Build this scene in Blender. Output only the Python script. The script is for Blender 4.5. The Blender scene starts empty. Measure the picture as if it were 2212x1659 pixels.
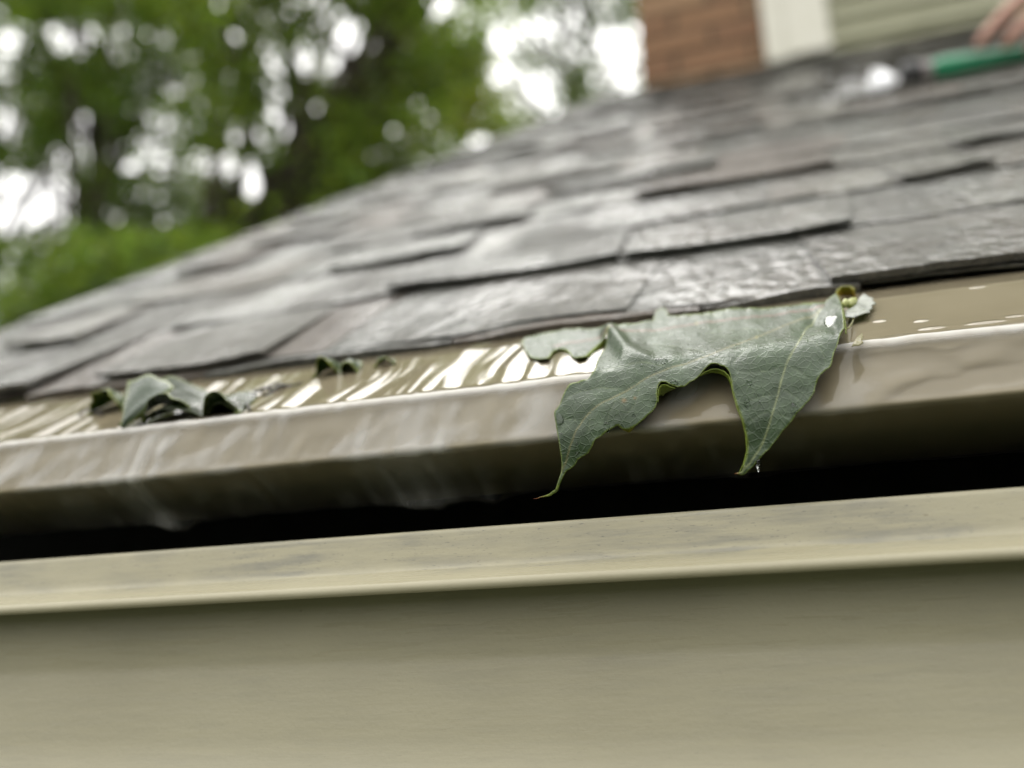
import bpy, bmesh, math, random
import numpy as np
from mathutils import Vector, Matrix, geometry

random.seed(7)
RNG = np.random.default_rng(11)
sc = bpy.context.scene
col = sc.collection

# ------------------------------------------------------------------ camera
FPX, CX, CY = 2089.0, 1106.0, 829.5          # measured on a 2212 px wide view of the photograph
VPX, VPY = -5980.0, 1654.0                   # vanishing point of the gutter line
PITCH = math.atan((VPY - CY) / FPX)
YAW = math.pi / 2 - math.atan((CX - VPX) / math.hypot(FPX, VPY - CY))
FH = np.array([-math.sin(YAW), math.cos(YAW), 0.0])
RT = np.array([math.cos(YAW), math.sin(YAW), 0.0])
FW = FH * math.cos(PITCH) + np.array([0, 0, 1.0]) * math.sin(PITCH)
UP = -FH * math.sin(PITCH) + np.array([0, 0, 1.0]) * math.cos(PITCH)
CAM = np.array([0.0, 0.0, 3.3])
ZC = CAM[2]

cd = bpy.data.cameras.new("camera"); cam = bpy.data.objects.new("camera", cd); col.objects.link(cam)
cd.sensor_width = 36.0; cd.lens = 36.0 * FPX / 2212.0
cam.matrix_world = Matrix(((RT[0], UP[0], -FW[0], CAM[0]), (RT[1], UP[1], -FW[1], CAM[1]),
                           (RT[2], UP[2], -FW[2], CAM[2]), (0, 0, 0, 1)))
cd.clip_start = 0.01; cd.clip_end = 1000
cd.dof.use_dof = True; cd.dof.focus_distance = 0.379; cd.dof.aperture_fstop = 3.8; cd.dof.aperture_blades = 0
sc.camera = cam

# ------------------------------------------------------------------ sky, sun, exposure
w = bpy.data.worlds.new("World"); sc.world = w; w.use_nodes = True
nt = w.node_tree; nt.nodes.clear()
sky = nt.nodes.new("ShaderNodeTexSky"); sky.sky_type = 'NISHITA'; sky.sun_disc = False
SUN_EL, SUN_AZ = math.radians(62), math.radians(-25)
sky.sun_elevation = SUN_EL; sky.sun_rotation = SUN_AZ
sky.air_density = 1.0; sky.dust_density = 6.0; sky.ozone_density = 1.0
hs = nt.nodes.new("ShaderNodeHueSaturation"); hs.inputs['Saturation'].default_value = 0.12
bg = nt.nodes.new("ShaderNodeBackground"); bg.inputs['Strength'].default_value = 0.13
wo = nt.nodes.new("ShaderNodeOutputWorld")
# overcast: a pale cloud layer, slightly uneven, over the Nishita sky
tcw = nt.nodes.new("ShaderNodeTexCoord"); cn = nt.nodes.new("ShaderNodeTexNoise"); cn.inputs['Scale'].default_value = 2.2; cn.inputs['Detail'].default_value = 5
cr_ = nt.nodes.new("ShaderNodeValToRGB"); cr_.color_ramp.elements[0].position = 0.3; cr_.color_ramp.elements[1].position = 0.7
cr_.color_ramp.elements[0].color = (21.0, 20.7, 20.2, 1); cr_.color_ramp.elements[1].color = (26.5, 26.1, 25.4, 1)
mxw = nt.nodes.new("ShaderNodeMix"); mxw.data_type = 'RGBA'; mxw.inputs[0].default_value = 0.85
nt.links.new(tcw.outputs['Generated'], cn.inputs['Vector']); nt.links.new(cn.outputs['Fac'], cr_.inputs[0])
nt.links.new(sky.outputs[0], hs.inputs['Color']); nt.links.new(hs.outputs[0], mxw.inputs[6]); nt.links.new(cr_.outputs[0], mxw.inputs[7])
sx = nt.nodes.new("ShaderNodeSeparateXYZ"); nt.links.new(tcw.outputs['Generated'], sx.inputs[0])
mr = nt.nodes.new("ShaderNodeMapRange"); mr.inputs['From Min'].default_value = 0.0; mr.inputs['From Max'].default_value = 1.0
mr.inputs['To Min'].default_value = 0.42; mr.inputs['To Max'].default_value = 1.26       # standard overcast sky: zenith three times the horizon
nt.links.new(sx.outputs['Z'], mr.inputs['Value'])
vm_ = nt.nodes.new("ShaderNodeVectorMath"); vm_.operation = 'SCALE'
nt.links.new(mxw.outputs[2], vm_.inputs[0]); nt.links.new(mr.outputs[0], vm_.inputs['Scale'])
nt.links.new(vm_.outputs[0], bg.inputs['Color'])
nt.links.new(bg.outputs[0], wo.inputs['Surface'])
sd = bpy.data.lights.new("sun", 'SUN'); sun = bpy.data.objects.new("sun", sd); col.objects.link(sun)
sd.energy = 0.9; sd.angle = math.radians(40); sd.color = (1.0, 0.97, 0.92)
sv = Vector((math.sin(SUN_AZ) * math.cos(SUN_EL), math.cos(SUN_AZ) * math.cos(SUN_EL), math.sin(SUN_EL)))
sun.rotation_euler = (-sv).to_track_quat('-Z', 'Y').to_euler(); sun.location = (0, -3, 12)
sc.view_settings.view_transform = 'Standard'; sc.view_settings.look = 'None'
sc.view_settings.exposure = 0.12; sc.view_settings.gamma = 1.0
sc.cycles.use_denoising = True
sc.cycles.max_bounces = 10; sc.cycles.transparent_max_bounces = 16
sc.cycles.sample_clamp_indirect = 6.0

# ------------------------------------------------------------------ helpers
def ray(x, y):
    x = np.asarray(x, float); y = np.asarray(y, float)
    return RT * ((x - CX) / FPX)[..., None] - UP * ((y - CY) / FPX)[..., None] + FW
def at_depth(x, y, d):
    return CAM + ray(x, y) * d
def on_y(x, y, Y):
    r = ray(x, y); return CAM + r * (Y / r[1])
def project(P):
    q = np.asarray(P, float) - CAM
    d = q @ FW
    return CX + FPX * (q @ RT) / d, CY - FPX * (q @ UP) / d, d

def vnoise(x, y, seed=0):
    """smooth 2-D value noise in -1..1 (numpy)"""
    x = np.asarray(x, float); y = np.asarray(y, float)
    tab = np.random.default_rng(seed).uniform(-1, 1, 65536)
    xi = np.floor(x).astype(np.int64); yi = np.floor(y).astype(np.int64)
    fx = x - xi; fy = y - yi
    fx = fx * fx * fx * (fx * (fx * 6 - 15) + 10); fy = fy * fy * fy * (fy * (fy * 6 - 15) + 10)
    def h(a, b): return tab[((a * 73856093) ^ (b * 19349663)) & 65535]
    return (h(xi, yi) * (1 - fx) + h(xi + 1, yi) * fx) * (1 - fy) + (h(xi, yi + 1) * (1 - fx) + h(xi + 1, yi + 1) * fx) * fy

def mesh(name, verts, faces, mat=None, parent=None, smooth=False, mats=None):
    me = bpy.data.meshes.new(name)
    me.from_pydata([tuple(map(float, v)) for v in verts], [], [tuple(map(int, f)) for f in faces]); me.update()
    o = bpy.data.objects.new(name, me); col.objects.link(o)
    if mat: me.materials.append(mat)
    for m in (mats or []): me.materials.append(m)
    if smooth: me.polygons.foreach_set('use_smooth', [True] * len(me.polygons))
    if parent: o.parent = parent
    return o

def from_bm(name, bm, mat=None, parent=None, smooth=False):
    me = bpy.data.meshes.new(name); bm.to_mesh(me); bm.free()
    o = bpy.data.objects.new(name, me); col.objects.link(o)
    if mat: me.materials.append(mat)
    if smooth: me.polygons.foreach_set('use_smooth', [True] * len(me.polygons))
    if parent: o.parent = parent
    return o

def grid_faces(nu, nv):
    i = np.arange(nu - 1)[:, None]; j = np.arange(nv - 1)[None, :]
    a = (i * nv + j).ravel()
    return np.stack([a, a + nv, a + nv + 1, a + 1], 1)

def grid_mesh(name, V, nu, nv, mat, parent=None, smooth=True, flip=False):
    F = grid_faces(nu, nv)
    if flip: F = F[:, ::-1]
    me = bpy.data.meshes.new(name)
    me.vertices.add(len(V)); me.vertices.foreach_set('co', np.asarray(V, np.float32).ravel())
    me.loops.add(F.size); me.loops.foreach_set('vertex_index', F.ravel().astype(np.int32))
    me.polygons.add(len(F)); me.polygons.foreach_set('loop_start', np.arange(0, F.size, 4, dtype=np.int32))
    me.polygons.foreach_set('loop_total', np.full(len(F), 4, np.int32))
    me.update(calc_edges=True); me.validate()
    if smooth: me.polygons.foreach_set('use_smooth', [True] * len(me.polygons))
    me.materials.append(mat)
    o = bpy.data.objects.new(name, me); col.objects.link(o)
    if parent: o.parent = parent
    return o

def color_attr(o, cols, name='tint'):
    if name == 'tint': cols = np.asarray(cols) * 0.62      # surface colours are kept at real-world reflectance
    a = o.data.color_attributes.new(name, 'FLOAT_COLOR', 'POINT')
    c = np.ones((len(o.data.vertices), 4), np.float32); c[:, :3] = cols
    a.data.foreach_set('color', c.ravel())

def tag(o, label=None, cat=None, group=None, kind=None):
    if label: o['label'] = label
    if cat: o['category'] = cat
    if group: o['group'] = group
    if kind: o['kind'] = kind
    return o

def empty(name, loc=(0, 0, 0)):
    o = bpy.data.objects.new(name, None); col.objects.link(o); o.location = tuple(map(float, loc)); o.empty_display_size = 0.05
    return o
def adopt(child, parent):
    """parent without moving (parents are unrotated empties)"""
    child.parent = parent
    child.matrix_parent_inverse = Matrix.Translation(-Vector(parent.location))
    return child

def extrude_profile(name, prof, x0, x1, nx, mat, parent=None, smooth=True):
    """prof: (y, z) list in camera-height section coordinates, swept along x"""
    prof = np.asarray(prof, float); xs = np.linspace(x0, x1, nx)
    V = np.zeros((nx, len(prof), 3)); V[:, :, 0] = xs[:, None]; V[:, :, 1] = prof[:, 0]; V[:, :, 2] = prof[:, 1] + ZC
    return grid_mesh(name, V.reshape(-1, 3), nx, len(prof), mat, parent, smooth)

def round_poly(pts, radii, n=6):
    """polyline with filleted corners"""
    pts = [np.array(p, float) for p in pts]; out = [pts[0]]
    for i in range(1, len(pts) - 1):
        a, b, c = pts[i - 1], pts[i], pts[i + 1]; r = radii[i]
        u = (a - b) / np.linalg.norm(a - b); v = (c - b) / np.linalg.norm(c - b)
        ang = math.acos(np.clip(u @ v, -1, 1)); d = min(r / math.tan(ang / 2), 0.48 * np.linalg.norm(a - b), 0.48 * np.linalg.norm(c - b))
        p0, p1 = b + u * d, b + v * d
        for k in range(n + 1):
            t = k / n; out.append((1 - t) ** 2 * p0 + 2 * t * (1 - t) * b + t * t * p1)
    out.append(pts[-1]); return np.array(out)

def resample(poly, step):
    seg = np.linalg.norm(np.diff(poly, axis=0), axis=1); s = np.r_[0, np.cumsum(seg)]
    q = np.linspace(0, s[-1], max(2, int(s[-1] / step)))
    return np.stack([np.interp(q, s, poly[:, k]) for k in range(poly.shape[1])], 1)

def tube(bm, pts, rads, n=8, cap=True):
    pts = [Vector(p) for p in pts]; rings = []
    prev = None
    for i, p in enumerate(pts):
        d = (pts[min(i + 1, len(pts) - 1)] - pts[max(i - 1, 0)]).normalized()
        if prev is None:
            a = d.orthogonal().normalized()
        else:
            a = (prev - d * prev.dot(d)).normalized()
        prev = a; b = d.cross(a)
        rings.append([bm.verts.new(p + (a * math.cos(2 * math.pi * k / n) + b * math.sin(2 * math.pi * k / n)) * rads[i]) for k in range(n)])
    for r0, r1 in zip(rings, rings[1:]):
        for k in range(n): bm.faces.new((r0[k], r0[(k + 1) % n], r1[(k + 1) % n], r1[k]))
    if cap:
        bm.faces.new(rings[0][::-1]); bm.faces.new(rings[-1])

def box_bm(bm, lo, hi):
    x0, y0, z0 = lo; x1, y1, z1 = hi
    v = [bm.verts.new(c) for c in ((x0, y0, z0), (x1, y0, z0), (x1, y1, z0), (x0, y1, z0), (x0, y0, z1), (x1, y0, z1), (x1, y1, z1), (x0, y1, z1))]
    for f in ((0, 3, 2, 1), (4, 5, 6, 7), (0, 1, 5, 4), (1, 2, 6, 5), (2, 3, 7, 6), (3, 0, 4, 7)): bm.faces.new([v[i] for i in f])
def box(name, lo, hi, mat, parent=None, bevel=0.0):
    bm = bmesh.new(); box_bm(bm, lo, hi)
    if bevel: bmesh.ops.bevel(bm, geom=bm.edges[:], offset=bevel, segments=2, affect='EDGES')
    return from_bm(name, bm, mat, parent)

# ------------------------------------------------------------------ materials
def newmat(name):
    m = bpy.data.materials.new(name); m.use_nodes = True; t = m.node_tree; t.nodes.clear()
    out = t.nodes.new("ShaderNodeOutputMaterial"); return m, t, out
def N(t, typ, **kw):
    n = t.nodes.new(typ)
    for k, v in kw.items():
        if k.startswith('_'): setattr(n, k[1:], v)
        else: n.inputs[k.replace('__', ' ')].default_value = v
    return n
def L(t, a, b): t.links.new(a, b)
def coords(t, scale=(1, 1, 1), kind='Object'):
    tc = t.nodes.new("ShaderNodeTexCoord"); mp = t.nodes.new("ShaderNodeMapping"); mp.inputs['Scale'].default_value = scale
    L(t, tc.outputs[kind], mp.inputs['Vector']); return mp.outputs[0]
def geo_coords(t, scale=(1, 1, 1)):
    g = t.nodes.new("ShaderNodeNewGeometry"); mp = t.nodes.new("ShaderNodeMapping"); mp.inputs['Scale'].default_value = scale
    L(t, g.outputs['Position'], mp.inputs['Vector']); return mp.outputs[0]
def noise(t, vec, scale, detail=3, rough=0.5):
    n = N(t, "ShaderNodeTexNoise", Scale=scale, Detail=detail, Roughness=rough); L(t, vec, n.inputs['Vector']); return n.outputs['Fac']
def ramp(t, fac, stops):
    r = t.nodes.new("ShaderNodeValToRGB"); L(t, fac, r.inputs[0]); e = r.color_ramp.elements
    while len(e) < len(stops): e.new(0.5)
    for k, (p, c) in enumerate(stops):
        e[k].position = p; e[k].color = c if len(c) == 4 else (*c, 1)
    return r.outputs[0]
def mix(t, fac, a, b, blend='MIX'):
    m = t.nodes.new("ShaderNodeMix"); m.data_type = 'RGBA'; m.blend_type = blend
    for s, v in ((m.inputs[0], fac), (m.inputs[6], a), (m.inputs[7], b)):
        if isinstance(v, (int, float)): s.default_value = v
        elif isinstance(v, tuple): s.default_value = v if len(v) == 4 else (*v, 1)
        else: L(t, v, s)
    return m.outputs[2]
def bump(t, h, strength, dist):
    b = N(t, "ShaderNodeBump", Strength=strength, Distance=dist); L(t, h, b.inputs['Height']); return b.outputs[0]
def principled(t, out, **kw):
    p = t.nodes.new("ShaderNodeBsdfPrincipled")
    for k, v in kw.items():
        s = p.inputs[k.replace('__', ' ')]
        if isinstance(v, (int, float)): s.default_value = v
        elif isinstance(v, tuple): s.default_value = v if len(v) == 4 else (*v, 1)
        else: L(t, v, s)
    L(t, p.outputs[0], out.inputs['Surface']); return p

def mat_painted_metal():
    m, t, o = newmat("beige_coated_aluminium"); v = geo_coords(t)
    c = ramp(t, noise(t, v, 30, 4), [(0.3, (0.255, 0.222, 0.150)), (0.7, (0.295, 0.259, 0.180))])
    principled(t, o, Base__Color=c, Roughness=0.32, Normal=bump(t, noise(t, v, 900, 2), 0.08, 0.0004)).inputs['Specular IOR Level'].default_value = 0.2; return m
def mat_gutter():
    m, t, o = newmat("weathered_cream_gutter_paint")
    v = geo_coords(t); vs = geo_coords(t, (20, 300, 240)); vd = geo_coords(t, (60, 420, 420))
    base = ramp(t, noise(t, v, 9, 4), [(0.3, (0.278, 0.256, 0.172)), (0.7, (0.320, 0.297, 0.204))])
    streak = ramp(t, noise(t, vs, 1.0, 6, 0.65), [(0.40, (0, 0, 0)), (0.56, (1, 1, 1))])
    zone = ramp(t, noise(t, geo_coords(t, (1, 2, 2)), 16, 4, 0.6), [(0.38, (0, 0, 0)), (0.66, (1, 1, 1))])
    at = N(t, "ShaderNodeAttribute", _attribute_name='wear')
    f = mix(t, 1.0, streak, zone, 'MULTIPLY'); f = mix(t, 1.0, f, at.outputs['Color'], 'MULTIPLY')
    f = mix(t, 1.0, f, (0.6, 0.6, 0.6), 'MULTIPLY'); c = mix(t, f, base, (0.102, 0.107, 0.104))
    spk = ramp(t, noise(t, vd, 6.0, 2, 0.6), [(0.66, (0, 0, 0)), (0.72, (1, 1, 1))])
    c = mix(t, mix(t, 1.0, spk, at.outputs['Color'], 'MULTIPLY'), c, (0.10, 0.095, 0.08))
    sp2 = ramp(t, noise(t, v, 260, 1), [(0.80, (0, 0, 0)), (0.84, (1, 1, 1))])
    c = mix(t, sp2, c, (0.12, 0.09, 0.05))
    r = ramp(t, noise(t, vs, 1.3, 4), [(0.3, (0.20,) * 3), (0.7, (0.42,) * 3)])
    h = mix(t, 0.5, noise(t, vd, 1.0, 5), noise(t, v, 500, 3))
    principled(t, o, Base__Color=c, Roughness=r, Normal=bump(t, h, 0.35, 0.0005)).inputs['Specular IOR Level'].default_value = 0.35; return m
def mat_simple(name, c1, c2, scale, rough, bs=0.2, bd=0.001, bscale=None, spec=0.5):
    m, t, o = newmat(name); v = geo_coords(t); n = noise(t, v, scale, 5)
    c = ramp(t, n, [(0.3, c1), (0.7, c2)])
    p = principled(t, o, Base__Color=c, Roughness=rough, Normal=bump(t, noise(t, v, bscale or scale * 3, 4), bs, bd))
    p.inputs['Specular IOR Level'].default_value = spec; return m
def mat_shingle():
    m, t, o = newmat("wet_asphalt_shingle"); v = geo_coords(t)
    at = N(t, "ShaderNodeAttribute", _attribute_name='tint')
    gran = ramp(t, noise(t, v, 650, 2, 0.7), [(0.30, (0.55,) * 3), (0.72, (1.5,) * 3)])
    blot = ramp(t, noise(t, v, 22, 5, 0.6), [(0.3, (0.62, 0.54, 0.45)), (0.7, (1.3, 1.3, 1.28))])
    c = mix(t, 1.0, mix(t, 1.0, at.outputs['Color'], gran, 'MULTIPLY'), blot, 'MULTIPLY')
    c = mix(t, 1.0, c, ramp(t, noise(t, v, 170, 3, 0.6), [(0.32, (0.6, 0.6, 0.58)), (0.68, (1.35, 1.35, 1.32))]), 'MULTIPLY')
    wet = ramp(t, noise(t, geo_coords(t, (1, 0.45, 0.45)), 11, 4, 0.6), [(0.38, (0.08,) * 3), (0.56, (1.0,) * 3)])
    rw = ramp(t, noise(t, v, 8, 3), [(0.35, (0.05,) * 3), (0.65, (0.22,) * 3)])
    h = mix(t, 0.5, noise(t, v, 650, 2, 0.7), noise(t, v, 60, 4))
    nb = bump(t, h, 1.0, 0.004)
    cb = bump(t, noise(t, geo_coords(t, (1, 0.55, 0.55)), 95, 4), 1.0, 0.006)
    p = principled(t, o, Base__Color=c, Roughness=0.75, Normal=nb, Coat__Weight=wet, Coat__Roughness=rw, Coat__IOR=1.33)
    L(t, cb, p.inputs['Coat Normal']); return m
def mat_water():
    m, t, o = newmat("clear_running_water")
    fr = N(t, "ShaderNodeFresnel", IOR=1.36)
    tr = N(t, "ShaderNodeBsdfTransparent", Color=(0.985, 0.98, 0.965, 1)); gl = N(t, "ShaderNodeBsdfGlossy", Roughness=0.055)
    mx = N(t, "ShaderNodeMixShader"); L(t, fr.outputs[0], mx.inputs[0]); L(t, tr.outputs[0], mx.inputs[1]); L(t, gl.outputs[0], mx.inputs[2])
    at = N(t, "ShaderNodeAttribute", _attribute_name='foam_glint')
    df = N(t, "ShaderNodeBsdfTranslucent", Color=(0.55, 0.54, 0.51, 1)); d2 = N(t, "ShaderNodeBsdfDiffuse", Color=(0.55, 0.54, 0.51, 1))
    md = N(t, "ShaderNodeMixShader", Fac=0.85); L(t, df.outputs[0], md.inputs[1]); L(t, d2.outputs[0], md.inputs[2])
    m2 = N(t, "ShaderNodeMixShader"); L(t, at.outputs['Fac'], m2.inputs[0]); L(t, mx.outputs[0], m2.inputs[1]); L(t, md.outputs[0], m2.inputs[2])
    L(t, m2.outputs[0], o.inputs['Surface']); return m
def mat_drop():
    m, t, o = newmat("water_drop")
    principled(t, o, Base__Color=(0.93, 0.97, 0.93), Roughness=0.02, IOR=1.33, Transmission__Weight=1.0); return m
def mat_leaf_blade(name="waxy_green_leaf", r0=0.26, r1=0.42):
    m, t, o = newmat(name)
    at = N(t, "ShaderNodeAttribute", _attribute_name='tint'); v = geo_coords(t)
    sp = ramp(t, noise(t, v, 900, 2), [(0.3, (0.82,) * 3), (0.7, (1.15,) * 3)])
    sp2 = ramp(t, noise(t, v, 130, 4), [(0.3, (0.85, 0.86, 0.84)), (0.7, (1.1, 1.1, 1.1))])
    c = mix(t, 1.0, mix(t, 1.0, at.outputs['Color'], sp, 'MULTIPLY'), sp2, 'MULTIPLY')
    r = ramp(t, noise(t, v, 220, 4), [(0.35, (r0,) * 3), (0.7, (r1,) * 3)])
    h = mix(t, 0.5, noise(t, v, 420, 3), noise(t, v, 1500, 2))
    p = N(t, "ShaderNodeBsdfPrincipled"); L(t, c, p.inputs['Base Color']); L(t, r, p.inputs['Roughness'])
    p.inputs['Specular IOR Level'].default_value = 0.42
    vo = N(t, "ShaderNodeTexVoronoi", _feature='DISTANCE_TO_EDGE', Scale=330.0); L(t, v, vo.inputs['Vector'])
    net = ramp(t, vo.outputs['Distance'], [(0.0, (1, 1, 1)), (0.10, (0, 0, 0))]); h = mix(t, 0.35, h, net)
    c = mix(t, mix(t, 1.0, net, (0.22, 0.22, 0.22), 'MULTIPLY'), c, mix(t, 1.0, c, (1.9, 1.8, 1.7), 'MULTIPLY')); L(t, c, p.inputs['Base Color'])
    L(t, bump(t, h, 0.55, 0.0006), p.inputs['Normal'])
    tl = N(t, "ShaderNodeBsdfTranslucent"); L(t, mix(t, 1.0, c, (1.5, 1.9, 0.35), 'MULTIPLY'), tl.inputs['Color'])
    mx = N(t, "ShaderNodeMixShader", Fac=0.18); L(t, p.outputs[0], mx.inputs[1]); L(t, tl.outputs[0], mx.inputs[2])
    L(t, mx.outputs[0], o.inputs['Surface']); return m
def mat_tree_leaf():
    m, t, o = newmat("tree_foliage"); at = N(t, "ShaderNodeAttribute", _attribute_name='tint')
    p = N(t, "ShaderNodeBsdfPrincipled", Roughness=0.45); L(t, at.outputs['Color'], p.inputs['Base Color'])
    tl = N(t, "ShaderNodeBsdfTranslucent"); L(t, mix(t, 1.0, at.outputs['Color'], (1.6, 1.5, 0.6), 'MULTIPLY'), tl.inputs['Color'])
    mx = N(t, "ShaderNodeMixShader", Fac=0.5); L(t, p.outputs[0], mx.inputs[1]); L(t, tl.outputs[0], mx.inputs[2])
    L(t, mx.outputs[0], o.inputs['Surface']); return m
def mat_brick():
    m, t, o = newmat("orange_brown_brick"); v = geo_coords(t)
    oi = N(t, "ShaderNodeObjectInfo")
    c0 = ramp(t, oi.outputs['Random'], [(0.0, (0.180, 0.090, 0.043)), (0.5, (0.223, 0.118, 0.056)), (1.0, (0.285, 0.174, 0.093))])
    c = mix(t, 1.0, c0, ramp(t, noise(t, v, 40, 5), [(0.3, (0.7,) * 3), (0.7, (1.15,) * 3)]), 'MULTIPLY')
    principled(t, o, Base__Color=c, Roughness=0.85, Normal=bump(t, noise(t, v, 150, 4), 0.5, 0.003)); return m
def mat_skin():
    m, t, o = newmat("skin"); v = geo_coords(t)
    c = ramp(t, noise(t, v, 60, 4), [(0.3, (0.341, 0.167, 0.118)), (0.7, (0.409, 0.223, 0.161))])
    p = principled(t, o, Base__Color=c, Roughness=0.45, Normal=bump(t, noise(t, v, 300, 3), 0.3, 0.001))
    p.inputs['Subsurface Weight'].default_value = 0.15; p.inputs['Subsurface Radius'].default_value = (0.01, 0.004, 0.002); return m
def mat_grass():
    m, t, o = newmat("lawn_grass"); v = geo_coords(t)
    c = ramp(t, noise(t, v, 3, 6, 0.7), [(0.3, (0.015, 0.022, 0.006)), (0.7, (0.031, 0.042, 0.012))])
    principled(t, o, Base__Color=c, Roughness=0.9, Normal=bump(t, noise(t, v, 60, 4), 0.6, 0.03)); return m

M = dict(metal=mat_painted_metal(), gutter=mat_gutter(), shingle=mat_shingle(), water=mat_water(), drop=mat_drop(),
         leaf=mat_leaf_blade(), wetleaf=mat_leaf_blade("soaked_leaf", 0.18, 0.34), tree=mat_tree_leaf(), brick=mat_brick(), skin=mat_skin(), grass=mat_grass(),
         cream=mat_simple("cream_trim_paint", (0.496, 0.484, 0.403), (0.521, 0.508, 0.434), 12, 0.5),
         siding=mat_simple("olive_cream_siding_paint", (0.217, 0.217, 0.130), (0.248, 0.248, 0.152), 10, 0.5),
         mortar=mat_simple("mortar", (0.068, 0.046, 0.025), (0.093, 0.065, 0.037), 60, 0.9, 0.5, 0.003),
         deck=mat_simple("roof_felt", (0.015, 0.015, 0.014), (0.03, 0.03, 0.028), 60, 0.9),
         bark=mat_simple("bark", (0.035, 0.027, 0.018), (0.07, 0.055, 0.038), 12, 0.9, 0.8, 0.02),
         green=mat_simple("glossy_green_plastic", (0.0, 0.15, 0.062), (0.0, 0.19, 0.08), 20, 0.22, 0.05),
         black=mat_simple("black_rubber", (0.008, 0.008, 0.008), (0.014, 0.014, 0.014), 20, 0.5),
         greyplastic=mat_simple("pinkish_grey_plastic", (0.186, 0.161, 0.155), (0.223, 0.198, 0.192), 20, 0.4),
         cloth=mat_simple("grey_sleeve_cloth", (0.10, 0.11, 0.13), (0.14, 0.15, 0.17), 200, 0.95),
         wall=mat_simple("cream_render", (0.45, 0.43, 0.32), (0.5, 0.48, 0.36), 10, 0.8),
         twig=mat_simple("dark_wet_twig", (0.012, 0.011, 0.008), (0.03, 0.026, 0.018), 300, 0.3),
         foam_glint=mat_simple("white_water_spray", (0.93, 0.94, 0.95), (0.95, 0.95, 0.96), 80, 0.25))
M['foam_glint'].node_tree.nodes['Principled BSDF'].inputs['Metallic'].default_value = 1.0

# ------------------------------------------------------------------ section geometry (y, z relative to the camera height)
TH = math.radians(40); CT, ST = math.cos(TH), math.sin(TH); HP = 0.126
def roof_pt(x, s, h=0.0):
    """point on the roof slope: s up the slope, h above the plane"""
    return (x, HP * ST + s * CT - h * ST, ZC - HP * CT + s * ST + h * CT)
S0, EXPO = 0.497, 0.143
RAKE_X, ROOF_X1, WALL_S = -0.70, 4.2, 4.5

B_ = np.array([0.466, 0.2204]); a1, a2 = math.radians(32), math.radians(38)
R_ = B_ - 0.042 * np.array([math.cos(a1), math.sin(a1)])
N_ = R_ - 0.0761 * np.array([math.cos(a2), math.sin(a2)])
FB = N_ + np.array([-0.0092, -0.0273])
LB = FB + 0.0378 * np.array([math.cos(math.radians(17)), -math.sin(math.radians(17))])
BACK = B_ + 0.09 * np.array([math.cos(math.radians(39)), math.sin(math.radians(39))])
HOOD = round_poly([BACK, B_, R_, N_, FB, LB, LB + np.array([0.012, 0.012]), LB + np.array([0.04, 0.03])],
                  [0, 0.05, 0.006, 0.0034, 0.0012, 0.0010, 0.01, 0], 9)

# ================================================================== ground
g = mesh("ground", [(-300, -300, 0), (300, -300, 0), (300, 300, 0), (-300, 300, 0)], [(0, 1, 2, 3)], M['grass'])
tag(g, kind='structure')

# ================================================================== house
house = empty("house", (0.5, 0.6, 0))
tag(house, "house with grey shingled roof, brick upper wall and cream corner trim", "house")
# roof deck slab with the layered shingles as its pieces
dk = []
for x in (RAKE_X, ROOF_X1):
    for s, h in ((S0 - 0.005, -0.006), (WALL_S + 0.2, -0.006), (WALL_S + 0.2, -0.03), (S0 - 0.005, -0.03)): dk.append(roof_pt(x, s, h))
roof = mesh("roof", dk, [(0, 1, 2, 3), (7, 6, 5, 4), (0, 4, 5, 1), (1, 5, 6, 2), (2, 6, 7, 3), (3, 7, 4, 0)], M['deck']); adopt(roof, house)
roof['label'] = "steep roof slope laid with wet layered grey shingles"
TINTS = [(0.155, 0.155, 0.138), (0.17, 0.17, 0.15), (0.19, 0.18, 0.152), (0.14, 0.145, 0.132), (0.175, 0.15, 0.125), (0.195, 0.19, 0.165), (0.16, 0.168, 0.15)]
def slab(xa, xb, s, top0, bot0, top1, bot1, ln, skew=0.0):
    """one tapered piece: lower edge at s, upper edge at s + ln; ragged lower edge"""
    n = max(3, int((xb - xa) / (0.008 if s < 1.0 else 0.02))) if s < 1.6 else 2
    V, F = [], []
    for k in range(n):
        f = k / (n - 1); x = xa + (xb - xa) * f
        jag = random.uniform(-0.0016, 0.0016) + 0.0025 * math.sin(x * 61 + s * 90) * math.sin(x * 23 + s * 17) if 0 < k < n - 1 else random.uniform(0, 0.002)
        lift = 0.0012 * math.sin(f * 5 + xa * 40) if s < 1.6 else 0
        V += [roof_pt(x, s + jag, top0 + lift), roof_pt(x, s + jag + 0.001, bot0 + lift), roof_pt(x + skew, s + ln, top1), roof_pt(x + skew, s + ln, bot1)]
    for k in range(n - 1):
        a, b = 4 * k, 4 * k + 4
        F += [(a, b, b + 2, a + 2), (a + 1, a + 3, b + 3, b + 1), (a, a + 1, b + 1, b), (a + 2, b + 2, b + 3, a + 3)]
    e = 4 * (n - 1); F += [(0, 2, 3, 1), (e, e + 1, e + 3, e + 2)]
    return V, F
pieces = []
row, s = 0, S0
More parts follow.
